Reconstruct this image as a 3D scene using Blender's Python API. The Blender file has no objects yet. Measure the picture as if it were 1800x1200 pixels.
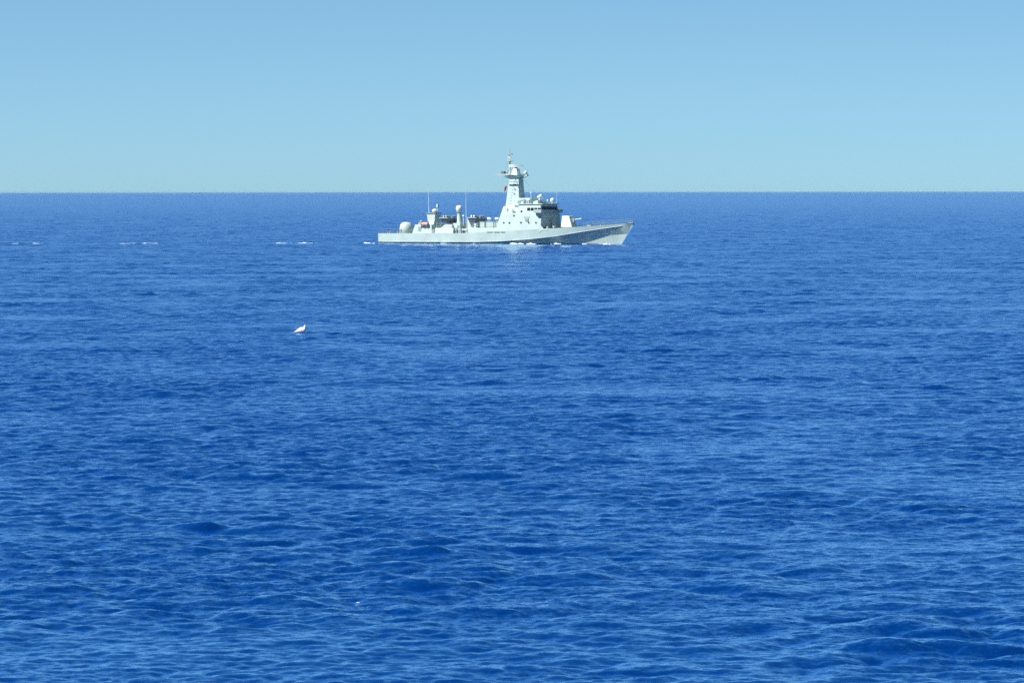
import bpy, bmesh, math, random
import numpy as np
from mathutils import Vector, Matrix

random.seed(7)
scene = bpy.context.scene
R = math.radians

# ------------------------------------------------------------------ camera
EYE = 10.2                       # metres above the mean water level
cam_data = bpy.data.cameras.new("camera")
cam_data.sensor_width = 36.0
cam_data.lens = 178.9
cam_data.clip_start = 1.0
cam_data.clip_end = 400000.0
cam = bpy.data.objects.new("camera", cam_data)
scene.collection.objects.link(cam)
cam.location = (0, 0, EYE)
cam.rotation_euler = (Matrix.Rotation(R(90 - 1.682), 3, 'X') @ Matrix.Rotation(R(-0.075), 3, 'Z')).to_euler()
scene.camera = cam

# ------------------------------------------------------------------ sky, sun, exposure
SUN_EL, SUN_AZ = R(49), R(-114)  # azimuth clockwise from +Y, the viewing direction
world = bpy.data.worlds.new("World")
scene.world = world
world.use_nodes = True
wn = world.node_tree
wn.nodes.clear()
sky = wn.nodes.new("ShaderNodeTexSky")
sky.sky_type = 'NISHITA'
sky.sun_disc = False
sky.sun_elevation = SUN_EL
sky.sun_rotation = SUN_AZ
sky.altitude = 0
sky.air_density = 0.3
sky.dust_density = 0.22
sky.ozone_density = 6.0
tint = wn.nodes.new("ShaderNodeMix")
tint.data_type = 'RGBA'
tint.blend_type = 'MULTIPLY'
tint.inputs[0].default_value = 1.0
tint.inputs[7].default_value = (0.84, 0.97, 0.82, 1)      # cool white balance of the picture
bg = wn.nodes.new("ShaderNodeBackground")
bg.inputs["Strength"].default_value = 0.098
wo = wn.nodes.new("ShaderNodeOutputWorld")
wn.links.new(sky.outputs[0], tint.inputs[6])
wn.links.new(tint.outputs[2], bg.inputs[0])
wn.links.new(bg.outputs[0], wo.inputs[0])

sd = bpy.data.lights.new("sun", 'SUN')
sd.energy = 5.0
sd.angle = R(0.53)
sd.color = (1.0, 0.98, 0.95)
sun = bpy.data.objects.new("sun", sd)
scene.collection.objects.link(sun)
to_sun = Vector((math.sin(SUN_AZ) * math.cos(SUN_EL), math.cos(SUN_AZ) * math.cos(SUN_EL), math.sin(SUN_EL)))
sun.rotation_euler = to_sun.to_track_quat('Z', 'Y').to_euler()
sun.location = to_sun * 500

vs = scene.view_settings
vs.view_transform = 'Standard'
vs.look = 'None'
vs.gamma = 1.0
vs.exposure = 0.65
vs.use_curve_mapping = False
scene.cycles.max_bounces = 6
scene.cycles.use_denoising = False
scene.cycles.use_adaptive_sampling = True
scene.cycles.adaptive_threshold = 0.04
scene.cycles.sample_clamp_direct = 8.0

# ------------------------------------------------------------------ materials
def principled(name, color, rough=0.5, metallic=0.0):
    m = bpy.data.materials.new(name)
    m.use_nodes = True
    b = m.node_tree.nodes["Principled BSDF"]
    b.inputs["Base Color"].default_value = (*color, 1)
    b.inputs["Roughness"].default_value = rough
    b.inputs["Metallic"].default_value = metallic
    return m

def weathered(name, color, rough=0.5, amount=0.12, scale=0.8, streak=(1, 1, 0.25)):
    """paint with broad fading and thin vertical runs"""
    m = principled(name, color, rough)
    nt = m.node_tree
    b = nt.nodes["Principled BSDF"]
    tc = nt.nodes.new("ShaderNodeTexCoord")
    mp = nt.nodes.new("ShaderNodeMapping")
    mp.inputs["Scale"].default_value = streak
    nz = nt.nodes.new("ShaderNodeTexNoise")
    nz.inputs["Scale"].default_value = scale
    nz.inputs["Detail"].default_value = 6
    nz.inputs["Roughness"].default_value = 0.65
    ramp = nt.nodes.new("ShaderNodeMapRange")
    ramp.inputs[1].default_value = 0.3
    ramp.inputs[2].default_value = 0.7
    ramp.inputs[3].default_value = 1.0 - amount
    ramp.inputs[4].default_value = 1.0 + amount * 0.4
    mul = nt.nodes.new("ShaderNodeVectorMath")
    mul.operation = 'SCALE'
    mul.inputs[0].default_value = color
    nt.links.new(tc.outputs["Object"], mp.inputs[0])
    nt.links.new(mp.outputs[0], nz.inputs["Vector"])
    nt.links.new(nz.outputs[0], ramp.inputs[0])
    nt.links.new(ramp.outputs[0], mul.inputs["Scale"])
    nt.links.new(mul.outputs[0], b.inputs["Base Color"])
    return m

M = {
    'paint': weathered("pale_grey_paint", (0.47, 0.58, 0.545), 0.55, 0.14, 0.7, (1, 1, 0.3)),
    'hull': weathered("hull_paint", (0.45, 0.56, 0.525), 0.5, 0.16, 0.5, (0.6, 0.6, 0.5)),
    'white': weathered("white_paint", (0.64, 0.72, 0.68), 0.45, 0.08, 1.5),
    'deck': weathered("deck_paint", (0.20, 0.25, 0.26), 0.8, 0.2, 1.0),
    'grey': weathered("mid_grey_metal", (0.27, 0.33, 0.34), 0.55, 0.15, 2.0),
    'rim': weathered("faded_pink_primer", (0.50, 0.38, 0.37), 0.6, 0.1, 3.0),
    'tub': weathered("shade_and_box_grey", (0.10, 0.14, 0.19), 0.6, 0.15, 2.0),  # shade under the launchers put into the colour; dark boxes share it
    'dark': principled("dark_metal", (0.045, 0.055, 0.065), 0.5),
    'glass': principled("window_glass", (0.012, 0.018, 0.022), 0.12),
    'recess': principled("dark_recess", (0.03, 0.035, 0.04), 0.7),
    'orange': weathered("faded_orange", (0.60, 0.30, 0.27), 0.6, 0.1, 3.0),
    'red': weathered("red_cloth", (0.42, 0.02, 0.035), 0.8, 0.1, 4.0),
    'boot': principled("boot_topping", (0.10, 0.13, 0.14), 0.6),
    'foam': weathered("sea_foam", (0.80, 0.84, 0.85), 0.9, 0.12, 3.0, (1, 1, 1)),
    'thin_foam': weathered("thin_sea_foam", (0.46, 0.58, 0.66), 0.9, 0.15, 3.0, (1, 1, 1)),
    'feather': weathered("white_feathers", (0.80, 0.80, 0.77), 0.8, 0.06, 6.0, (1, 1, 1)),
    'wingtip': principled("pale_grey_wing_feathers", (0.66, 0.68, 0.69), 0.8),
    'beak': principled("yellow_beak", (0.55, 0.38, 0.08), 0.5),
    'eye': principled("dark_eye", (0.01, 0.01, 0.01), 0.2),
}

# ------------------------------------------------------------------ sea: a sum of travelling waves, tabulated by FFT
def wave_tile(L, N, lam_min, lam_peak, slope, seed, wind=R(235), spread=1.0, chop=0.0):
    rng = np.random.default_rng(seed)
    f = np.fft.fftfreq(N, d=L / N) * 2 * np.pi
    kx, ky = np.meshgrid(f, f, indexing='ij')
    k = np.hypot(kx, ky)
    k[0, 0] = 1e-9
    ang = np.arctan2(ky, kx)
    d = np.abs(np.cos((ang - wind) / 2)) ** (2 * spread) + 0.15
    kp = 2 * np.pi / lam_peak
    km = 2 * np.pi / lam_min
    amp = k ** -2.0 * np.sqrt(d) * np.exp(-(kp / k) ** 2) * (k < km) * np.exp(-(k / km) ** 4)
    amp[0, 0] = 0
    ph = rng.normal(size=(N, N)) + 1j * rng.normal(size=(N, N))
    H = amp * ph
    h = np.fft.ifft2(H).real
    gx = np.fft.ifft2(1j * kx * H).real
    gy = np.fft.ifft2(1j * ky * H).real
    s = slope / math.sqrt((gx ** 2 + gy ** 2).mean())
    dx = np.fft.ifft2(-1j * kx / k * H).real * s * chop
    dy = np.fft.ifft2(-1j * ky / k * H).real * s * chop
    return L, N, (h * s).astype(np.float32), dx.astype(np.float32), dy.astype(np.float32)

def sample(tile, x, y, rot):
    L, N, h, dx, dy = tile
    c, s = math.cos(rot), math.sin(rot)
    u = ((c * x + s * y) / L * N) % N
    v = ((-s * x + c * y) / L * N) % N
    i0 = np.floor(u).astype(np.int64); j0 = np.floor(v).astype(np.int64)
    fu = (u - i0).astype(np.float32); fv = (v - j0).astype(np.float32)
    i0 %= N; j0 %= N
    i1 = (i0 + 1) % N; j1 = (j0 + 1) % N
    w00 = (1 - fu) * (1 - fv); w10 = fu * (1 - fv); w01 = (1 - fu) * fv; w11 = fu * fv
    out = [a[i0, j0] * w00 + a[i1, j0] * w10 + a[i0, j1] * w01 + a[i1, j1] * w11 for a in (h, dx, dy)]
    return out[0], c * out[1] - s * out[2], s * out[1] + c * out[2]

TILE_A = wave_tile(331.0, 2048, 0.40, 6.0, 0.118, 11, chop=1.2)
ROT_A = R(17)
TILE_B = wave_tile(41.0, 512, 0.24, 1.2, 0.14, 23, spread=0.6, chop=1.0)   # short chop riding on the waves
ROT_B = R(-31)

rows = [6.0, 15.0, 30.0, 50.0, 70.0, 85.0, 95.0]
y = 99.0
while y < 200000:
    rows.append(y)
    if y < 1250:
        y += 0.16 * (y / 100.0) ** 0.75
    elif y < 4500:
        y += (0.00085 + 0.0000003 * (y - 1250)) * y
    else:
        y += min(0.03, 0.0018 * (y / 4500) ** 2) * y
rows = np.array(rows)
core = np.linspace(-0.128, 0.128, 361)
side = 0.128 + np.cumsum(0.0009 * 1.19 ** np.arange(48))
side = side[side < 12]
tans = np.concatenate([-side[::-1], core, side])
nr, nc = len(rows), len(tans)

X = (rows[:, None] * tans[None, :])
Y = np.repeat(rows[:, None], nc, axis=1)
H, DX, DY = sample(TILE_A, X.ravel(), Y.ravel(), ROT_A)
H2, DX2, DY2 = sample(TILE_B, X.ravel(), Y.ravel(), ROT_B)
near = np.clip((900 - Y.ravel()) / 600, 0, 1)
gust_h, _, _ = sample(wave_tile(613.0, 256, 12.0, 60.0, 1.0, 5, spread=0.3), X.ravel(), Y.ravel() * 0.6, R(9))
group_h, _, _ = sample(wave_tile(409.0, 256, 8.0, 30.0, 1.0, 9, spread=0.4), X.ravel(), Y.ravel() * 0.7, R(-14))
group_h = np.clip(0.97 + 0.27 * group_h / group_h.std(), 0.35, 1.9)         # waves come in groups
H, DX, DY = H * group_h, DX * group_h, DY * group_h
near = near * np.clip(0.9 + 0.35 * gust_h / gust_h.std(), 0.15, 1.6)      # gusts roughen some patches and leave others calmer
H, DX, DY = H + H2 * near, DX + DX2 * near, DY + DY2 * near
fade = np.clip((9000 - Y.ravel()) / 6000, 0, 1)          # beyond this the mesh is coarser than the waves
spread = np.abs(np.repeat(np.gradient(tans)[None, :], nr, 0) * Y).ravel()
fade *= np.clip(2.0 - spread / 4.0, 0.0, 1)
def water_z(x, y):
    """height of the finished surface near a point"""
    i = int(np.clip(np.searchsorted(rows, y), 2, nr - 3))
    j = int(np.clip(np.searchsorted(tans, x / rows[i]), 2, nc - 3))
    blk = co.reshape(nr, nc, 3)[i - 2:i + 3, j - 2:j + 3].reshape(-1, 3)
    return float(blk[np.argmin((blk[:, 0] - x) ** 2 + (blk[:, 1] - y) ** 2), 2])
co = np.empty((nr * nc, 3), dtype=np.float32)
co[:, 0] = X.ravel() + DX * fade
co[:, 1] = Y.ravel() + DY * fade
co[:, 2] = H * fade
idx = np.arange(nr * nc, dtype=np.int32).reshape(nr, nc)
quads = np.stack([idx[:-1, :-1], idx[:-1, 1:], idx[1:, 1:], idx[1:, :-1]], axis=-1).reshape(-1, 4)
me = bpy.data.meshes.new("sea")
me.vertices.add(nr * nc)
me.vertices.foreach_set("co", co.ravel())
me.loops.add(quads.size)
me.loops.foreach_set("vertex_index", quads.ravel())
me.polygons.add(len(quads))
me.polygons.foreach_set("loop_start", np.arange(0, quads.size, 4, dtype=np.int32))
me.polygons.foreach_set("use_smooth", np.ones(len(quads), dtype=bool))
# share of the wave slope that the mesh is too coarse to carry, given to the roughness
miss = np.interp(Y.ravel(), [70, 100, 350, 1000, 2000, 4000], [0.10, 0.10, 0.12, 0.14, 0.15, 0.15]).astype(np.float32)
at = me.attributes.new("fine_ripple", 'FLOAT', 'POINT')
at.data.foreach_set("value", miss)
me.update(calc_edges=True)
sea = bpy.data.objects.new("sea", me)
scene.collection.objects.link(sea)
sea["kind"] = "structure"

wm = bpy.data.materials.new("sea_water")
wm.use_nodes = True
nt = wm.node_tree
nt.nodes.remove(nt.nodes["Principled BSDF"])
body_b = nt.nodes.new("ShaderNodeBsdfDiffuse")          # light scattered back out of deep blue water
body_b.inputs["Color"].default_value = (0.0, 0.019, 0.118, 1)
b = nt.nodes.new("ShaderNodeBsdfMetallic")              # surface reflection, weak head-on and strong at grazing angles
b.fresnel_type = 'F82'
b.inputs["Base Color"].default_value = (0.026, 0.048, 0.065, 1)
b.inputs["Edge Tint"].default_value = (0.52, 0.97, 1.0, 1)
add_b = nt.nodes.new("ShaderNodeAddShader")
nt.links.new(body_b.outputs[0], add_b.inputs[0])
nt.links.new(b.outputs[0], add_b.inputs[1])
nt.links.new(add_b.outputs[0], nt.nodes["Material Output"].inputs["Surface"])
at_n = nt.nodes.new("ShaderNodeAttribute")
at_n.attribute_name = "fine_ripple"
tc = nt.nodes.new("ShaderNodeTexCoord")
n1 = nt.nodes.new("ShaderNodeTexNoise")
n1.inputs["Scale"].default_value = 2.6
n1.inputs["Detail"].default_value = 5
n1.inputs["Roughness"].default_value = 0.6
gust = nt.nodes.new("ShaderNodeTexNoise")              # wind patches: rougher and calmer water
gust.inputs["Scale"].default_value = 0.05
gust.inputs["Detail"].default_value = 3
gm = nt.nodes.new("ShaderNodeMapRange")
gm.inputs[1].default_value = 0.35; gm.inputs[2].default_value = 0.65
gm.inputs[3].default_value = 0.5; gm.inputs[4].default_value = 1.35
# capillary ripples too small for the mesh tilt the surface normal
n1.inputs["Scale"].default_value = 5.5
geo = nt.nodes.new("ShaderNodeNewGeometry")
cen = nt.nodes.new("ShaderNodeVectorMath"); cen.operation = 'SUBTRACT'; cen.inputs[1].default_value = (0.5, 0.5, 0.5)
amt = nt.nodes.new("ShaderNodeVectorMath"); amt.operation = 'SCALE'
kk = nt.nodes.new("ShaderNodeMath"); kk.operation = 'MULTIPLY'; kk.inputs[1].default_value = 0.6
tot = nt.nodes.new("ShaderNodeVectorMath"); tot.operation = 'ADD'
nrm = nt.nodes.new("ShaderNodeVectorMath"); nrm.operation = 'NORMALIZE'
nt.links.new(tc.outputs["Object"], n1.inputs["Vector"])
nt.links.new(tc.outputs["Object"], gust.inputs["Vector"])
nt.links.new(gust.outputs[0], gm.inputs[0])
nt.links.new(gm.outputs[0], kk.inputs[0])
nt.links.new(n1.outputs["Color"], cen.inputs[0])
nt.links.new(cen.outputs[0], amt.inputs[0])
nt.links.new(kk.outputs[0], amt.inputs["Scale"])
nt.links.new(geo.outputs["Normal"], tot.inputs[0])
nt.links.new(amt.outputs[0], tot.inputs[1])
nt.links.new(tot.outputs[0], nrm.inputs[0])
nt.links.new(nrm.outputs[0], b.inputs["Normal"])
nt.links.new(nrm.outputs[0], body_b.inputs["Normal"])
nt.links.new(at_n.outputs["Fac"], b.inputs["Roughness"])
me.materials.append(wm)

# ------------------------------------------------------------------ mesh helpers
class MB:
    def __init__(self):
        self.bm = bmesh.new()

    def poly(self, pts, faces):
        v = [self.bm.verts.new(p) for p in pts]
        for f in faces:
            self.bm.faces.new([v[i] for i in f])
        return self

    def frustum(self, x0, x1, y0, y1, z0, X0, X1, Y0, Y1, z1):
        """bottom rectangle at z0, top rectangle at z1"""
        p = [(x0, y0, z0), (x1, y0, z0), (x1, y1, z0), (x0, y1, z0),
             (X0, Y0, z1), (X1, Y0, z1), (X1, Y1, z1), (X0, Y1, z1)]
        return self.poly(p, [(3, 2, 1, 0), (4, 5, 6, 7), (0, 1, 5, 4), (1, 2, 6, 5), (2, 3, 7, 6), (3, 0, 4, 7)])

    def box(self, x0, x1, y0, y1, z0, z1):
        return self.frustum(x0, x1, y0, y1, z0, x0, x1, y0, y1, z1)

    def tube(self, a, c, r0, r1=None, n=10):
        a, c = Vector(a), Vector(c)
        r1 = r0 if r1 is None else r1
        q = (c - a).to_track_quat('Z', 'Y')
        ring = []
        for p, r in ((a, r0), (c, r1)):
            ring.append([self.bm.verts.new(p + q @ Vector((r * math.cos(t), r * math.sin(t), 0)))
                         for t in (2 * math.pi * i / n for i in range(n))])
        for i in range(n):
            j = (i + 1) % n
            self.bm.faces.new((ring[0][i], ring[0][j], ring[1][j], ring[1][i]))
        self.bm.faces.new(ring[0][::-1]); self.bm.faces.new(ring[1])
        return self

    def lathe(self, prof, cx=0, cy=0, n=24, sx=1, sy=1):
        """prof: (radius, z) from bottom to top about a vertical axis"""
        rings = []
        for r, z in prof:
            if r < 1e-4:
                rings.append([self.bm.verts.new((cx, cy, z))])
            else:
                rings.append([self.bm.verts.new((cx + sx * r * math.cos(2 * math.pi * i / n),
                                                 cy + sy * r * math.sin(2 * math.pi * i / n), z)) for i in range(n)])
        for p, q in zip(rings, rings[1:]):
            for i in range(n):
                j = (i + 1) % n
                if len(p) == 1:
                    self.bm.faces.new((p[0], q[j], q[i]))
                elif len(q) == 1:
                    self.bm.faces.new((p[i], p[j], q[0]))
                else:
                    self.bm.faces.new((p[i], p[j], q[j], q[i]))
        if len(rings[0]) > 1: self.bm.faces.new(rings[0][::-1])
        if len(rings[-1]) > 1: self.bm.faces.new(rings[-1])
        return self

    def ball(self, c, r, n=20, sz=1.0):
        m = 12
        prof = [(0 if i in (0, m) else r * math.sin(math.pi * i / m), c[2] - sz * r * math.cos(math.pi * i / m)) for i in range(m + 1)]
        return self.lathe(prof, c[0], c[1], n)

    def build(self, name, mat, parent=None, smooth=False, bevel=0.0):
        me = bpy.data.meshes.new(name)
        bmesh.ops.recalc_face_normals(self.bm, faces=self.bm.faces)
        if bevel:
            bmesh.ops.bevel(self.bm, geom=[e for e in self.bm.edges if e.calc_face_angle(0) > 0.5],
                            offset=bevel, segments=2, affect='EDGES', profile=0.5)
        for f in self.bm.faces:
            f.smooth = smooth
        self.bm.to_mesh(me)
        self.bm.free()
        me.materials.append(mat)
        o = bpy.data.objects.new(name, me)
        scene.collection.objects.link(o)
        o.parent = parent
        if smooth:
            me.set_sharp_from_angle(angle=R(40))
        return o

def empty(name, loc, rz=0.0):
    o = bpy.data.objects.new(name, None)
    scene.collection.objects.link(o)
    o.location = loc
    o.rotation_euler = (0, 0, rz)
    return o

def tag(o, label, cat, group=None):
    o["label"] = label
    o["category"] = cat
    if group:
        o["group"] = group
    return o

# ------------------------------------------------------------------ the warship: x forward from the transom, y to port, z up from the waterline
HEADING = R(-33)
SHIP_X, SHIP_Y = -24.8, 1015.8
ship = empty("warship", (SHIP_X, SHIP_Y, 0.0), HEADING)
tag(ship, "pale grey naval patrol ship with tall mast, gun turrets and whip antennas, under way", "warship")

LOA = 58.0
def lerp(x, xs, vs_): return float(np.interp(x, xs, vs_))
def deck_z(x): return lerp(x, [0, 20, 30, 39, 45, 52, 58], [2.0, 2.1, 2.55, 3.0, 3.3, 3.75, 4.2])
def deck_b(x):
    if x < 32: return lerp(x, [0, 6, 14, 24, 32], [3.3, 3.55, 3.72, 3.8, 3.8])
    t = (x - 32) / 26.0
    return 3.8 * (1 - t ** 2.3) + 0.06
def knuckle_z(x): return lerp(x, [0, 24, 30, 36, 42, 46, 50, 54, 58], [0.35, 0.4, 0.6, 1.0, 1.62, 2.25, 2.85, 3.4, 3.95])
def stem_x(z): return 58.0 - (4.2 - z) * 0.74
def water_b(x):
    if x < 26: return lerp(x, [0, 10, 26], [3.1, 3.4, 3.5])
    t = min(1.0, (x - 26) / 29.0)
    return 3.5 * (1 - t ** 1.35)
def knuckle_b(x):
    a = lerp(x, [0, 30, 40, 50, 58], [0.985, 0.985, 0.95, 0.92, 0.93])
    return deck_b(x) * a

def build_hull():
    m = MB()
    xs = list(np.linspace(0, 30, 21)) + list(np.linspace(31, 54, 31)) + list(np.linspace(54.4, 58, 12))
    sec = []
    for x in xs:
        zd, zk = deck_z(x), knuckle_z(x)
        pts = [(0.0, -1.6), (water_b(x) * 0.75, -1.2), (water_b(x), 0.0),
               (max(water_b(x), 0.6 * water_b(x) + 0.30 * knuckle_b(x)), zk * 0.55), (knuckle_b(x), zk), (deck_b(x), zd)]
        row = []
        for bb, z in pts:
            xx = min(x, stem_x(z)) if z < zd else x
            if xx < x: bb = 0.0 if x - xx > 0.0 else bb
            # close the sections on the raked stem
            lim = stem_x(z)
            span = 1.6 if z > 0.8 * zk else 3.0
            if x > lim - span and z < zd:
                bb = bb * max(0.0, min(1.0, (lim - x) / span)) ** 0.6 if x < lim else 0.0
            row.append((xx, bb, z))
        sec.append(row)
    n = len(sec[0])
    rows_s = [[m.bm.verts.new((x, -bb, z)) for x, bb, z in r] for r in sec]
    rows_p = [[m.bm.verts.new((x, bb, z)) for x, bb, z in r] for r in sec]
    for i in range(len(sec) - 1):
        for j in range(n - 1):
            m.bm.faces.new((rows_s[i][j], rows_s[i + 1][j], rows_s[i + 1][j + 1], rows_s[i][j + 1]))
            m.bm.faces.new((rows_p[i][j], rows_p[i][j + 1], rows_p[i + 1][j + 1], rows_p[i + 1][j]))
    for j in range(n - 1):
        m.bm.faces.new((rows_s[0][j], rows_s[0][j + 1], rows_p[0][j + 1], rows_p[0][j]))
    bmesh.ops.remove_doubles(m.bm, verts=m.bm.verts, dist=0.002)
    bmesh.ops.dissolve_degenerate(m.bm, edges=m.bm.edges, dist=0.001)
    o = m.build("hull", M['hull'], ship, smooth=True)
    o.data.set_sharp_from_angle(angle=R(14))
    return o

hull = build_hull()
# deck planking sheet, just below the sheer
m = MB()
dx_ = [0.02] + list(np.linspace(1, 57, 40)) + [57.9]
st = [m.bm.verts.new((x, -deck_b(x) + 0.03, deck_z(x) - 0.05)) for x in dx_]
pt = [m.bm.verts.new((x, deck_b(x) - 0.03, deck_z(x) - 0.05)) for x in dx_]
for i in range(len(dx_) - 1):
    m.bm.faces.new((st[i], st[i + 1], pt[i + 1], pt[i]))
m.build("deck", M['deck'], ship)
# rubbing strake along the knuckle and dark boot topping on the waterline
for sgn in (-1, 1):
    m = MB()
    ks = np.linspace(1, 55.5, 40)
    for a, c in zip(ks, ks[1:]):
        m.tube((a, sgn * (knuckle_b(a) - 0.01), knuckle_z(a)),
               (c, sgn * (knuckle_b(c) - 0.01), knuckle_z(c)), 0.05, n=6)
    m.build("rubbing_strake", M['hull'], hull)
for sgn in (-1, 1):
    m = MB()
    ks = np.linspace(0.1, 50, 40)
    for a, c in zip(ks, ks[1:]):
        m.poly([(a, sgn * (water_b(a) + 0.02), -0.4), (c, sgn * (water_b(c) + 0.02), -0.4),
                (c, sgn * (water_b(c) + 0.05), 0.16), (a, sgn * (water_b(a) + 0.05), 0.16)], [(0, 1, 2, 3)])
    m.build("boot_topping", M['boot'], hull)
for a, c in ((26.2, 27.6), (27.9, 29.2), (29.5, 30.4)):   # slotted discharge openings low on the starboard side
    MB().box(a, c, -3.86, -3.7, 2.28, 2.37).build("side_slot", M['recess'], hull)

# ---- aft gun: rounded twin mount
aft = MB().lathe([(1.05, 2.0), (1.18, 2.15), (1.32, 2.7), (1.32, 3.2), (1.2, 3.7), (0.92, 4.05), (0.5, 4.2), (0, 4.24)],
                 4.5, 0, 28, 1.02, 0.95).build("aft_gun_turret", M['paint'], ship, smooth=True)
MB().lathe([(1.5, 1.95), (1.5, 2.08), (1.1, 2.12)], 4.5, 0, 28).build("turret_ring", M['grey'], aft)
for yy in (-0.32, 0.32):
    MB().tube((5.5, yy, 3.05), (8.3, yy, 3.3), 0.075, 0.05).tube((8.1, yy, 3.28), (8.5, yy, 3.32), 0.09).build("gun_barrel", M['dark'], aft)
MB().box(3.7, 4.2, -1.3, -1.15, 2.5, 2.85).build("access_hatch", M['grey'], aft)

# ---- aft deckhouse and its director tower
ah = MB().frustum(7.6, 12.3, -2.5, 2.5, 2.0, 8.2, 12.1, -2.3, 2.3, 3.75).build("aft_deckhouse", M['paint'], ship, bevel=0.04)
MB().box(8.7, 9.7, -1.9, 1.9, 3.75, 4.15).build("ventilator_trunk", M['paint'], ah, bevel=0.03)
MB().box(9.05, 9.75, -2.46, -2.4, 2.25, 3.35).build("door", M['grey'], ah)
MB().tube((10.1, -2.55, 3.85), (11.5, -2.55, 3.85), 0.36, n=14).build("life_raft_canister", M['orange'], ah, smooth=True)
for xx in (10.4, 11.2):
    MB().box(xx - 0.06, xx + 0.06, -2.85, -2.3, 3.4, 3.62).build("raft_cradle", M['grey'], ah)
MB().frustum(10.8, 11.9, -1.3, 1.3, 3.75, 10.6, 12.0, -1.1, 1.1, 4.5).build("tower_base", M['paint'], ah, bevel=0.03)
tw = MB().frustum(10.3, 12.0, -1.0, 1.0, 4.4, 10.1, 12.1, -1.0, 1.0, 6.0).build("director_tower", M['paint'], ship, bevel=0.05)
MB().box(9.95, 12.25, -1.15, 1.15, 5.95, 6.07).build("tower_platform", M['grey'], tw)
MB().ball((11.4, -0.1, 6.45), 0.55, sz=0.75).build("sight_dome", M['white'], tw, smooth=True)
MB().tube((11.95, 0.1, 6.05), (11.95, 0.1, 7.9), 0.12, 0.09).build("tower_post", M['paint'], tw)
MB().box(11.8, 12.15, -0.15, 0.35, 7.1, 7.75).build("jammer_box", M['paint'], tw, bevel=0.03)
MB().tube((10.3, -0.5, 6.0), (10.1, -0.5, 12.2), 0.075, 0.02, 8).build("whip_antenna", M['white'], tw)

# ---- missile deck: two pairs of tilted canister racks
md = MB().frustum(12.9, 17.6, -2.9, 2.9, 2.0, 13.3, 17.6, -2.7, 2.7, 3.1).build("missile_deckhouse", M['paint'], ship, bevel=0.04)
MB().frustum(14.2, 16.9, -2.2, 2.2, 3.1, 14.9, 16.7, -1.8, 1.8, 3.8).build("launcher_foundation", M['grey'], md, bevel=0.04)

def canister_rack(x, z, half, top, mat, lid):
    """made-up flared tub, launcher underside shade put into its shape and dark colour, short canisters lying across it"""
    tub = MB().frustum(x - half * 0.45, x + half * 0.45, -1.5, 1.5, z, x - half, x + half, -2.1, 2.1, z + top).build("missile_launcher", mat, ship, bevel=0.03)
    MB().box(x - half - 0.1, x + half + 0.1, -2.2, -1.95, z + top, z + top + 0.12).build("tub_rim", M['paint'], tub)
    for i in (-0.3, 0.3):
        for sd_ in (-1, 1):
            p = Vector((x + i * half, 0.25 * sd_, z + top + 0.16))
            d = Vector((0, sd_ * math.cos(R(9)), math.sin(R(9))))
            cn = MB().tube(p, p + d * 1.5, 0.17, n=12).build("canister", M['grey'], tub, smooth=True)
            MB().tube(p + d * 1.5, p + d * 1.56, 0.19, n=12).build("canister_lid", lid, cn, smooth=True)
    return tub
canister_rack(14.9, 3.75, 0.95, 1.25, M['tub'], M['rim'])

# ---- director column between the launchers
MB().frustum(17.9, 19.9, -1.6, 1.6, 2.05, 18.1, 19.7, -1.3, 1.3, 3.0).build("column_base", M['grey'], ship, bevel=0.04)
dc = MB().lathe([(0.75, 2.9), (0.68, 3.6), (0.5, 4.1), (0.42, 5.8), (0.48, 5.85), (0.48, 5.95)], 17.2, 0, 20).build("director_column", M['paint'], ship, smooth=True)
MB().lathe([(0.3, 5.95), (0.3, 6.1)], 17.2, 0, 16).build("column_neck", M['dark'], dc)
MB().lathe([(0.34, 6.1), (0.58, 6.45), (0.66, 6.9), (0.6, 7.25), (0.4, 7.5), (0, 7.6)], 17.15, 0, 22).build("radome", M['white'], dc, smooth=True)
MB().box(16.6, 18.3, -1.4, 1.4, 2.1, 4.05).build("director_house", M['paint'], ship, bevel=0.04)
MB().box(17.55, 18.1, -1.46, -1.4, 2.5, 3.6).build("door", M['grey'], dc)
MB().tube((19.0, -0.2, 3.0), (18.85, -0.2, 12.2), 0.075, 0.02, 8).build("whip_antenna", M['white'], dc)
MB().ball((18.5, -0.5, 5.45), 0.22).tube((18.5, -0.5, 3.6), (18.5, -0.5, 5.3), 0.06, n=8).build("satellite_antenna", M['white'], dc, smooth=True)
MB().frustum(19.9, 21.6, -1.2, 1.2, 2.1, 19.7, 21.0, -1.0, 1.0, 4.95).build("launcher_pedestal", M['paint'], ship, bevel=0.04)
canister_rack(21.5, 3.3, 1.0, 1.75, M['tub'], M['white'])

# ---- raised midship deckhouse with lockers and rafts
mid = MB().frustum(21.6, 30.0, -3.72, 3.72, 2.15, 21.9, 30.0, -3.6, 3.6, 3.15).build("midship_deckhouse", M['paint'], ship, bevel=0.04)
for a, c, h, mt in ((24.0, 25.1, 1.15, 'paint'), (25.5, 27.1, 1.2, 'paint'), (27.9, 28.9, 1.15, 'paint')):
    lk = MB().box(a, c, -3.0, -1.4, 3.15, 3.15 + h).build("deck_locker", M[mt], mid, bevel=0.05)
    MB().box(a - 0.06, c + 0.06, -3.06, -1.34, 3.15 + h, 3.22 + h).build("locker_lid", M['paint'], lk)
for xx in (25.2, 27.0):
    MB().tube((xx, -2.0, 4.95), (xx + 0.75, -2.0, 4.95), 0.24, n=12).tube((xx + 0.35, -2.0, 4.3), (xx + 0.35, -2.0, 4.8), 0.05, n=6).build("life_raft_canister", M['white'], mid, smooth=True)
MB().box(27.2, 27.85, -3.02, -2.95, 3.17, 4.3).build("door", M['grey'], mid)

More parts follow.
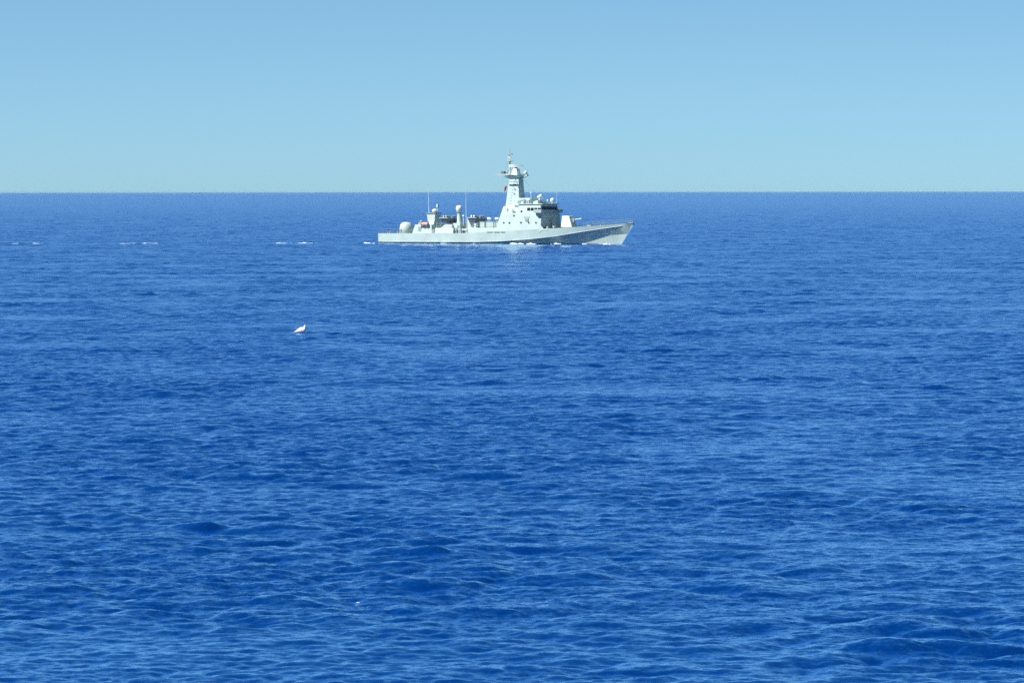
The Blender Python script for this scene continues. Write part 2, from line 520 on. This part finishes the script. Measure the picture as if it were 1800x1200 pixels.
# ---- main superstructure
sup = MB()
sup.frustum(28.0, 38.7, -3.72, 3.72, 2.4, 29.2, 38.6, -3.35, 3.35, 6.05)
sup = sup.build("superstructure", M['paint'], ship, bevel=0.06)
# rounded foot where the side plating sweeps into the foredeck bulwark
for sgn in (-1, 1):
    m = MB()
    prof = [(38.6, 2.7)] + [(38.6 + 1.5 * (1 - math.cos(t)), 4.1 - 1.25 * math.sin(t)) for t in np.linspace(0.02, math.pi / 2, 8)] + [(40.3, 2.7)]
    pts = [(x, sgn * (deck_b(x) + 0.01 if z < 3.2 else 3.6), z) for x, z in prof] + [(x, sgn * (deck_b(x) - 0.08 if z < 3.2 else 3.5), z) for x, z in prof]
    n_ = len(prof)
    m.poly(pts, [tuple(range(n_)), tuple(range(2 * n_ - 1, n_ - 1, -1))] + [(i, (i + 1) % n_, n_ + (i + 1) % n_, n_ + i) for i in range(n_)])
    m.build("bulwark_sweep", M['paint'], sup)
for xx, zz in ((30.0, 4.15), (31.3, 4.15), (34.0, 4.2), (35.8, 4.2), (37.5, 4.2), (32.3, 5.55)):
    yy = -3.72 + (zz - 2.4) / 3.65 * 0.37
    p = MB().tube((xx, yy + 0.05, zz), (xx, yy - 0.04, zz), 0.24, n=14).build("porthole", M['paint'], sup)
    MB().tube((xx, yy, zz), (xx, yy - 0.05, zz), 0.18, n=14).build("pane", M['glass'], p)
MB().box(37.9, 38.55, -3.62, -3.5, 5.25, 5.6).build("side_recess", M['recess'], sup)
MB().box(34.6, 36.0, -3.48, -3.38, 5.2, 5.32).build("hand_rail", M['grey'], sup)
MB().box(35.0, 35.7, -3.62, -3.45, 4.5, 5.0).build("vent_grille", M['grey'], sup)
MB().box(38.64, 38.7, -0.4, 0.4, 3.1, 4.9).build("front_door", M['grey'], sup)

# bridge
br = MB().frustum(33.0, 38.5, -3.25, 3.25, 6.05, 33.2, 38.2, -3.0, 3.0, 7.75).build("bridge", M['paint'], ship, bevel=0.05)
MB().box(33.1, 38.75, -3.2, 3.2, 7.75, 7.9).build("bridge_roof", M['paint'], br, bevel=0.03)
for k in range(4):
    a = 35.2 + k * 0.82
    yy = -3.25 + (6.85 - 6.05) / 1.7 * 0.25
    MB().frustum(a, a + 0.66, yy - 0.09, yy + 0.02, 6.55, a, a + 0.66, yy - 0.01, yy + 0.1, 7.1).build("window", M['glass'], br)
for k in range(6):
    yy = -2.75 + k * 0.94
    MB().frustum(38.3, 38.46, yy, yy + 0.78, 6.7, 38.2, 38.34, yy, yy + 0.78, 7.3).build("window", M['glass'], br)
for s_ in (-1, 1):
    wing = MB().frustum(37.2, 38.9, s_ * 3.9 if s_ < 0 else 2.9, -2.9 if s_ < 0 else 3.9, 6.1,
                        37.2, 39.0, s_ * 4.0 if s_ < 0 else 2.9, -2.9 if s_ < 0 else 4.0, 6.75)
    wing.build("bridge_wing", M['paint'], br, bevel=0.03)
MB().tube((33.9, -3.28, 6.4), (33.9, -3.12, 6.4), 0.2, n=12).build("porthole", M['glass'], br)

# upper house, equipment around it
uh = MB().frustum(32.0, 35.2, -1.9, 1.9, 7.4, 32.2, 35.0, -1.75, 1.75, 9.0).build("upper_house", M['paint'], ship, bevel=0.05)
MB().box(32.3, 32.9, -2.05, -1.8, 7.95, 8.5).build("equipment_locker", M['grey'], uh)
MB().box(33.1, 33.9, -2.05, -1.8, 7.92, 8.7).build("equipment_locker", M['grey'], uh)
MB().box(34.1, 34.6, -2.0, -1.78, 7.92, 8.6).build("equipment_locker", M['grey'], uh)
MB().box(31.6, 34.9, -2.25, -1.95, 7.4, 7.55).build("catwalk", M['grey'], uh)
for i in range(7):
    MB().tube((31.7 + i * 0.52, -2.2, 7.5), (31.7 + i * 0.52, -2.2, 8.3), 0.025, n=6).build("rail_post", M['paint'], uh)
MB().tube((35.0, -1.4, 7.9), (35.0, -1.4, 9.9), 0.06, n=8).ball((35.0, -1.4, 9.95), 0.17).build("direction_finder", M['white'], uh, smooth=True)
MB().box(35.6, 37.2, -1.6, 0.6, 7.9, 8.35).build("roof_platform", M['paint'], br, bevel=0.04)
sl = MB().lathe([(0.28, 8.3), (0.2, 8.9), (0.3, 9.0)], 36.6, -0.8, 14).build("optical_sight", M['white'], br, smooth=True)
MB().tube((36.2, -0.9, 9.05), (37.0, -0.6, 9.55), 0.28, 0.3, 12).build("sight_barrel", M['white'], sl, smooth=True)
MB().ball((38.0, 1.6, 8.55), 0.46).tube((38.0, 1.6, 7.85), (38.0, 1.6, 8.2), 0.16).build("satellite_dome", M['white'], br, smooth=True)
MB().tube((37.6, 0.5, 7.9), (37.6, 0.5, 8.5), 0.12).ball((37.6, 0.5, 8.5), 0.2).build("searchlight", M['white'], br, smooth=True)
MB().tube((38.2, 2.75, 7.9), (38.25, 2.75, 10.2), 0.045, 0.02, 8).build("whip_antenna", M['white'], br)

# ---- mast tower
mast = MB().frustum(28.7, 32.1, -1.3, 1.3, 6.05, 29.5, 31.7, -0.8, 0.8, 13.0).build("mast_tower", M['paint'], ship, bevel=0.05)
MB().frustum(28.6, 33.0, -2.4, 2.4, 6.05, 29.0, 32.6, -2.1, 2.1, 7.4).build("mast_house", M['paint'], ship, bevel=0.05)
for xx, zz in ((30.9, 9.75), (31.0, 10.65), (31.05, 11.55)):
    yy = -1.3 + (zz - 6.05) / 6.95 * 0.5
    MB().poly([(xx - 0.3, yy - 0.03, zz + 0.2), (xx - 0.08, yy - 0.03, zz + 0.2), (xx + 0.25, yy - 0.03, zz - 0.16), (xx + 0.0, yy - 0.03, zz - 0.16),
               (xx - 0.3, yy + 0.12, zz + 0.2), (xx - 0.08, yy + 0.12, zz + 0.2), (xx + 0.25, yy + 0.12, zz - 0.16), (xx + 0.0, yy + 0.12, zz - 0.16)],
              [(0, 1, 2, 3), (7, 6, 5, 4), (0, 4, 5, 1), (1, 5, 6, 2), (2, 6, 7, 3), (3, 7, 4, 0)]).build("mast_opening", M['recess'], mast)
mp_ = MB().frustum(29.4, 31.8, -0.9, 0.9, 12.95, 28.6, 32.5, -1.4, 1.4, 13.45).build("mast_platform", M['paint'], mast, bevel=0.03)
# arms: aft yard, forward sponson with ball
MB().frustum(27.0, 29.4, -0.4, 0.4, 13.2, 25.7, 29.4, -0.6, 0.6, 13.75).build("aft_yard", M['white'], mp_)
MB().tube((27.0, 0, 13.4), (29.6, 0, 12.7), 0.06, n=6).build("yard_brace", M['grey'], mp_)
MB().tube((30.6, -3.3, 13.5), (30.6, 3.3, 13.5), 0.07, 0.07, 8).build("signal_yard", M['paint'], mp_)
MB().tube((27.6, 0.1, 13.6), (28.9, 0.1, 14.5), 0.05, n=6).build("yard_stay", M['dark'], mp_)
sp = MB().poly([(31.5, -0.35, 12.6), (31.5, 0.35, 12.6), (31.5, 0.35, 13.0), (31.5, -0.35, 13.0),
                (33.3, -0.3, 13.35), (33.3, 0.3, 13.35), (33.3, 0.3, 13.6), (33.3, -0.3, 13.6)],
               [(0, 1, 2, 3), (7, 6, 5, 4), (0, 4, 5, 1), (1, 5, 6, 2), (2, 6, 7, 3), (3, 7, 4, 0)]).build("forward_sponson", M['paint'], mp_)
MB().ball((32.8, 0.0, 13.95), 0.36).build("navigation_radome", M['white'], sp, smooth=True)
MB().tube((33.2, 0, 13.6), (33.2, 0, 14.5), 0.03, n=6).build("sponson_rod", M['grey'], sp)
# radar house, search antenna
rh = MB().frustum(29.8, 31.3, -0.75, 0.75, 13.45, 30.2, 31.0, -0.5, 0.5, 14.75).build("radar_house", M['white'], mast, bevel=0.05)
MB().tube((30.6, 0, 14.7), (30.6, 0, 15.15), 0.26, n=12).build("radar_turntable", M['dark'], rh)
m = MB()
NA = 12
ring = []
for i in range(NA + 1):
    t = i / NA * 2 - 1
    hgt = 0.3 * (1 - 0.55 * abs(t) ** 2.2)
    x_ = 30.5 + 1.15 * t
    y_ = -0.3 + 0.3 * t * t + 0.7 * t
    ring.append([m.bm.verts.new((x_, y_ + dyy, 15.3 + dz)) for dyy, dz in ((-0.12, -hgt), (-0.05, hgt), (0.16, hgt * 0.6), (0.16, -hgt * 0.6))])
for p, q in zip(ring, ring[1:]):
    for i in range(4):
        m.bm.faces.new((p[i], p[(i + 1) % 4], q[(i + 1) % 4], q[i]))
m.bm.faces.new(ring[0]); m.bm.faces.new(ring[-1][::-1])
m.build("search_radar", M['white'], rh)
# pole mast
pm = MB().tube((29.1, 0, 13.4), (29.1, 0, 16.2), 0.2, 0.16, 8).tube((29.1, 0, 16.2), (29.05, 0, 18.6), 0.14, 0.09, 8).build("pole_mast", M['paint'], mast)
MB().box(28.75, 29.45, -0.5, 0.5, 16.12, 16.26).build("crosstree", M['grey'], pm)
MB().ball((28.6, -0.2, 14.05), 0.28).build("navigation_radome", M['grey'], mp_, smooth=True)
MB().box(27.3, 28.0, -0.4, 0.4, 13.76, 14.25).build("jammer_box", M['tub'], mp_, bevel=0.03)
MB().box(28.55, 29.65, -0.2, 0.2, 17.5, 17.66).build("crosstree", M['grey'], pm)
for dx0 in (-0.35, 0.35):
    MB().tube((29.1 + dx0, 0.0, 16.2), (29.1 + dx0 * 1.1, 0.0, 17.3), 0.08, n=6).build("dipole", M['white'], pm)
MB().box(28.7, 29.5, -0.1, 0.1, 16.85, 16.98).build("crosstree", M['white'], pm)
MB().tube((28.75, -0.4, 14.9), (28.75, -0.4, 15.9), 0.04, n=6).build("dipole", M['grey'], pm)
for z0, z1 in ((13.6, 14.6), (14.6, 15.6)):
    MB().tube((29.1, 0, z1), (29.9, 0, z0), 0.05, n=6).build("lattice_brace", M['grey'], pm)
for q0, q1 in (((29.6, 0.5, 12.9), (27.2, 0.9, 3.2)), ((29.6, -0.5, 12.9), (26.4, -1.2, 3.3)), ((31.5, 0.0, 13.2), (37.9, 0.2, 7.95))):
    MB().tube(q0, q1, 0.018, n=4).build("stay_wire", M['grey'], mast)
for k in range(9):
    zz = 7.9 + k * 0.55
    MB().box(29.75 + 0.1 * k, 30.15 + 0.08 * k, -1.36 + 0.072 * (zz - 6.05), -1.28 + 0.072 * (zz - 6.05), zz, zz + 0.05).build("ladder_rung", M['grey'], mast)
MB().box(29.3, 31.9, -1.5, -1.3, 12.1, 12.24).build("mast_ledge", M['grey'], mast)
for xx in (29.0, 29.9, 30.8, 31.7, 32.1):
    MB().tube((xx, -1.25, 13.45), (xx, -1.25, 14.2), 0.03, n=5).build("rail_post", M['paint'], mp_)
MB().tube((29.0, -1.25, 14.15), (32.1, -1.25, 14.15), 0.03, n=5).build("platform_rail", M['paint'], mp_)
# ensign on its halyard
MB().tube((27.1, -0.1, 13.45), (28.9, -0.4, 9.5), 0.012, n=4).build("halyard", M['grey'], mast)
m = MB()
g = []
for i in range(7):
    t = i / 6
    g.append([m.bm.verts.new((28.55 - 0.12 * j - 0.28 * t + 0.05 * math.sin(5 * t + j), -0.3 + 0.1 * math.sin(3 * t + 1.7 * j), 11.5 - 1.15 * t - 0.1 * j)) for j in range(4)])
for p, q in zip(g, g[1:]):
    for j in range(3):
        m.bm.faces.new((p[j], p[j + 1], q[j + 1], q[j]))
fl = m.build("flag", M['red'], mast, smooth=True)
sm = fl.modifiers.new("cloth", 'SOLIDIFY'); sm.thickness = 0.02

# ---- forward gun
fg = MB()
fz = deck_z(43) - 0.05
fg.frustum(41.6, 44.2, -1.1, 1.1, fz + 0.15, 41.75, 43.35, -0.8, 0.8, 5.5)
fg = fg.build("forward_gun_turret", M['white'], ship, bevel=0.12)
MB().lathe([(1.35, fz), (1.35, fz + 0.17)], 42.9, 0, 28).build("turret_ring", M['grey'], fg)
MB().box(43.2, 44.2, -0.22, 0.22, 4.3, 5.05).build("mantlet", M['grey'], fg, bevel=0.04)
MB().tube((43.6, 0, 4.72), (45.5, 0, 4.95), 0.14, 0.1, 12).tube((45.3, 0, 4.92), (45.8, 0, 4.98), 0.15, n=12).build("gun_barrel", M['paint'], fg)

# ---- foredeck and stern fittings
MB().lathe([(0.34, 2.95), (0.34, 3.1), (0.2, 3.2), (0.2, 3.45), (0.36, 3.5), (0.3, 3.65), (0, 3.7)], 39.8, -0.5, 16).build("deck_winch", M['white'], ship, smooth=True)
MB().lathe([(0.3, 3.55), (0.18, 3.7), (0.18, 3.95), (0.3, 4.0), (0, 4.1)], 50.2, 0, 14).build("capstan", M['grey'], ship, smooth=True)
MB().box(47.2, 48.2, -0.5, 0.5, 3.35, 3.75).build("hatch", M['grey'], ship, bevel=0.03)
# small fittings scattered over the decks
rf = random.Random(21)
for x0, x1, z_, cnt in ((12.7, 13.3, 1.98, 3), (17.4, 21.6, 2.05, 9), (22.0, 28.0, 3.13, 7), (28.9, 33.0, 6.02, 6), (8.3, 10.4, 3.74, 4), (33.4, 38.2, 7.88, 5), (39.2, 41.2, 2.98, 2)):
    for _ in range(cnt):
        fx, fy = rf.uniform(x0, x1), rf.uniform(-2.9, -1.4)
        hgt = rf.uniform(0.35, 1.0)
        if rf.random() < 0.45:
            MB().lathe([(0.12, z_), (0.12, z_ + hgt * 0.7), (0.26, z_ + hgt * 0.75), (0.22, z_ + hgt * 0.95), (0, z_ + hgt)], fx, fy, 10).build("mushroom_vent", M[rf.choice(['paint', 'grey', 'white'])], ship, smooth=True)
        else:
            wx, wy = rf.uniform(0.15, 0.4), rf.uniform(0.15, 0.4)
            MB().frustum(fx - wx, fx + wx, fy - wy, fy + wy, z_, fx - wx * 0.9, fx + wx * 0.9, fy - wy * 0.9, fy + wy * 0.9, z_ + hgt).build("deck_box", M[rf.choice(['paint', 'grey', 'tub', 'grey'])], ship, bevel=0.02)
def rail(xs, name):
    for s_ in (-1, 1):
        m = MB()
        pts = [(x, s_ * max(0.05, deck_b(x) - 0.12), deck_z(x)) for x in xs]
        for a in pts:
            m.tube((a[0], a[1], a[2] - 0.05), (a[0], a[1], a[2] + 0.85), 0.022, n=5)
        for a, c in zip(pts, pts[1:]):
            for h in (0.45, 0.83):
                m.tube((a[0], a[1], a[2] + h), (c[0], c[1], c[2] + h), 0.012, n=4)
        m.build(name, M['grey'], ship)
rail(np.linspace(46.5, 57.2, 9), "guard_rail")
rail(np.linspace(0.3, 7.2, 6), "guard_rail")
def house_rail(x0, x1, y_, z_, n_, parent):
    m = MB()
    for x in np.linspace(x0, x1, n_):
        m.tube((x, y_, z_), (x, y_, z_ + 0.9), 0.025, n=5)
    for h in (0.45, 0.88):
        m.tube((x0, y_, z_ + h), (x1, y_, z_ + h), 0.018, n=4)
    m.build("guard_rail", M['paint'], parent)
house_rail(29.4, 32.6, -3.2, 6.05, 5, sup)
house_rail(33.4, 38.5, -3.0, 7.9, 7, br)
house_rail(22.2, 27.8, -3.5, 3.15, 8, mid)
house_rail(13.5, 17.4, -2.6, 3.1, 5, md)
MB().box(56.6, 57.6, -0.25, 0.25, 4.05, 4.25).build("bow_fairlead", M['grey'], ship)
MB().tube((57.4, 0, 4.15), (57.55, 0, 5.3), 0.035, n=6).build("jackstaff", M['grey'], ship)
for yy in (-1.7, 1.7):
    MB().tube((1.3, yy, 1.95), (1.3, yy, 2.4), 0.14, n=10).tube((1.8, yy, 1.95), (1.8, yy, 2.4), 0.14, n=10).build("bollard", M['grey'], ship)

# ------------------------------------------------------------------ foam
def foam(loc, length, width, height, rz, label, group, seed, drift=0.0, gap=0.16):
    rng = random.Random(seed)
    nx, ny = max(24, int(length * 5)), 9
    ph = [rng.uniform(0, 6.28) for _ in range(8)]
    m = MB()
    grid = []
    for i in range(nx + 1):
        t = i / nx
        env = (math.sin(math.pi * t) ** 0.6) * (0.55 + 0.25 * math.sin(9 * t + ph[0]) + 0.2 * math.sin(23 * t + ph[1]) + 0.12 * math.sin(51 * t + ph[2]))
        env = max(env - gap, 0.01) * 1.15
        xo = (t - 0.5) * length
        yo = drift * (t - 0.5) ** 2 + 0.12 * width * math.sin(7 * t + ph[3])
        row = []
        for j in range(ny + 1):
            s = j / ny * 2 - 1
            z = height * env * max(0.0, 1 - s * s) ** 0.6 * (1 + 0.35 * rng.uniform(-1, 1)) - 0.06
            row.append(m.bm.verts.new((xo + rng.uniform(-0.06, 0.06), yo + s * width * 0.5 * (0.3 + 0.7 * env), z)))
        grid.append(row)
    for p, q in zip(grid, grid[1:]):
        for j in range(ny):
            m.bm.faces.new((p[j], q[j], q[j + 1], p[j + 1]))
    o = m.build("foam_patch", M['foam' if gap > 0.1 else 'thin_foam'], None, smooth=True)
    o.location = (loc[0], loc[1], max(0.0, water_z(loc[0], loc[1])) + (loc[2] if len(loc) > 2 else 0.0))
    o.rotation_euler = (0, 0, rz)
    tag(o, label, "foam", group)
    return o

def ship_point(x, y_):
    c, s = math.cos(HEADING), math.sin(HEADING)
    return (SHIP_X + c * x - s * y_, SHIP_Y + s * x + c * y_)

G1 = "foam along the warship's waterline"
for x0, x1, hh, lab in ((5.0, 21.0, 0.16, "thin low foam line along the aft half of the warship's hull"),
                        (-3.9, 0.2, 0.32, "white wash trailing right behind the warship's stern"),
                        (22.6, 24.4, 0.22, "small foam patch at the waterline below the midship lockers"),
                        (31.4, 38.4, 0.5, "long bright foam roll at the waterline under the warship's bridge"),
                        (40.0, 43.7, 0.4, "foam patch at the waterline under the forward gun"),
                        (47.2, 48.6, 0.28, "tiny foam patch at the waterline between the gun and the bow"),
                        (51.4, 54.2, 0.36, "foremost foam patch, where the warship's bow cuts the water")):
    xc = (x0 + x1) / 2
    yb = -(water_b(max(0, x0)) if x0 > 0 else 2.6)
    p = ship_point(xc, yb - 1.1)
    foam(p, x1 - x0, 1.3, hh * 0.92, HEADING if x0 < 0 else HEADING + R(2), lab, G1, int(x0 * 10) + 900)
G2 = "whitecaps astern of the warship"
foam((-96.5, 1012, 0.03), 6.5, 1.0, 0.13, 0.05, "faint whitecap at the far left edge of the sea", G2, 3, gap=0.03)
foam((-74.0, 1015, 0.05), 9.0, 1.0, 0.15, -0.04, "thin whitecap midway between the left edge and the warship's wake", G2, 4, gap=0.03)
foam((-46.2, 1018, 0.03), 4.8, 1.0, 0.15, 0.03, "left half of the broken whitecap nearest the warship's stern", G2, 5, gap=0.03)
foam((-40.9, 1018, 0.03), 4.4, 1.0, 0.16, -0.03, "right half of the broken whitecap nearest the warship's stern", G2, 6, gap=0.03)
# a fleck of foam on a wave close by
def fleck(x_, y_):
    m = MB()
    for dx0, dy0, r in ((0, 0, 0.03), (0.035, 0.01, 0.022), (-0.03, 0.0, 0.018), (0.012, -0.01, 0.02)):
        m.ball((dx0, dy0, 0.006), r * 0.75, 10, 0.6)
    o = m.build("foam_fleck", M['foam'], None, smooth=True)
    o.location = (x_, y_, water_z(x_, y_) + 0.01)
    tag(o, "tiny white fleck of foam on a wave in the near water", "foam")
fleck(-3.85, 126.6)

# ------------------------------------------------------------------ the floating seabird
def seabird(x_, y_, z_, rz):
    """one skin lofted from the wing tips over the back and up the neck to the head; +x is forward"""
    root = empty("seabird", (x_, y_, z_), rz)
    root.scale = (1, 1, 0.95)
    # centre x, centre z, half width, half height, axis tilt
    sec = [(-0.50, 0.055, 0.015, 0.014, 0), (-0.42, 0.065, 0.06, 0.032, 0), (-0.32, 0.08, 0.09, 0.055, 0), (-0.22, 0.11, 0.13, 0.105, 8),
           (-0.12, 0.155, 0.165, 0.17, 12), (0.0, 0.195, 0.19, 0.225, 12), (0.12, 0.215, 0.19, 0.245, 8), (0.25, 0.215, 0.17, 0.24, 4),
           (0.335, 0.26, 0.13, 0.18, 22), (0.37, 0.37, 0.10, 0.115, 65), (0.375, 0.45, 0.088, 0.095, 85), (0.38, 0.52, 0.085, 0.088, 75),
           (0.40, 0.565, 0.08, 0.075, 45), (0.44, 0.57, 0.06, 0.055, 5), (0.47, 0.56, 0.03, 0.028, 0)]
    m = MB()
    n = 18
    rings = []
    for cx, cz, hw, hh, tl in sec:
        t = R(tl)
        ring_ = []
        for i in range(n):
            a = 2 * math.pi * i / n
            u = hh * math.sin(a)
            ring_.append(m.bm.verts.new((cx - u * math.sin(t), hw * math.cos(a), cz + u * math.cos(t))))
        rings.append(ring_)
    for p, q in zip(rings, rings[1:]):
        for i in range(n):
            m.bm.faces.new((p[i], p[(i + 1) % n], q[(i + 1) % n], q[i]))
    m.bm.faces.new(rings[0][::-1]); m.bm.faces.new(rings[-1])
    body = m.build("body", M['feather'], root, smooth=True)
    body.data.set_sharp_from_angle(angle=R(80))
    md_ = body.modifiers.new("round", 'SUBSURF'); md_.levels = 1; md_.render_levels = 2
    for s_ in (-1, 1):
        w = MB()
        wr = []
        for cx, cz, hh, yy in ((-0.48, 0.085, 0.012, 0.04), (-0.36, 0.11, 0.03, 0.08), (-0.2, 0.18, 0.08, 0.135), (-0.06, 0.24, 0.13, 0.175), (0.08, 0.265, 0.14, 0.195), (0.2, 0.255, 0.07, 0.185)):
            wr.append([w.bm.verts.new((cx, s_ * (yy + 0.012 * math.cos(a) - 0.05 * max(0, math.sin(a))), cz + hh * math.sin(a))) for a in (2 * math.pi * i / 8 for i in range(8))])
        for p, q in zip(wr, wr[1:]):
            for i in range(8):
                w.bm.faces.new((p[i], p[(i + 1) % 8], q[(i + 1) % 8], q[i]))
        w.bm.faces.new(wr[0]); w.bm.faces.new(wr[-1][::-1])
        w.build("folded_wing", M['wingtip'], root, smooth=True)
        MB().ball((0.425, s_ * 0.066, 0.58), 0.012, 8).build("eye", M['eye'], root, smooth=True)
    MB().tube((0.455, 0, 0.56), (0.54, 0, 0.54), 0.024, 0.008, 10).build("beak", M['beak'], root, smooth=True)
    tag(root, "white seabird sitting upright on the blue water, left of and nearer than the warship", "seabird")
    return root
gx_, gy_ = -15.4, 369.5
seabird(gx_, gy_, water_z(gx_, gy_) - 0.03, R(-18))

# ------------------------------------------------------------------ sea air
hz = MB().box(-2600000, 2600000, -2000, 260000, -3.0, 24.0).build("haze", bpy.data.materials.new("sea_air"))
hz["kind"] = "stuff"
hm = hz.data.materials[0]
hm.use_nodes = True
hn = hm.node_tree
hn.nodes.clear()
ho = hn.nodes.new("ShaderNodeOutputMaterial")
hv = hn.nodes.new("ShaderNodeVolumePrincipled")
hv.inputs["Color"].default_value = (0.54, 0.86, 1.0, 1)
hv.inputs["Anisotropy"].default_value = -0.4
hv.inputs["Density"].default_value = 0.000006
hn.links.new(hv.outputs[0], ho.inputs["Volume"])
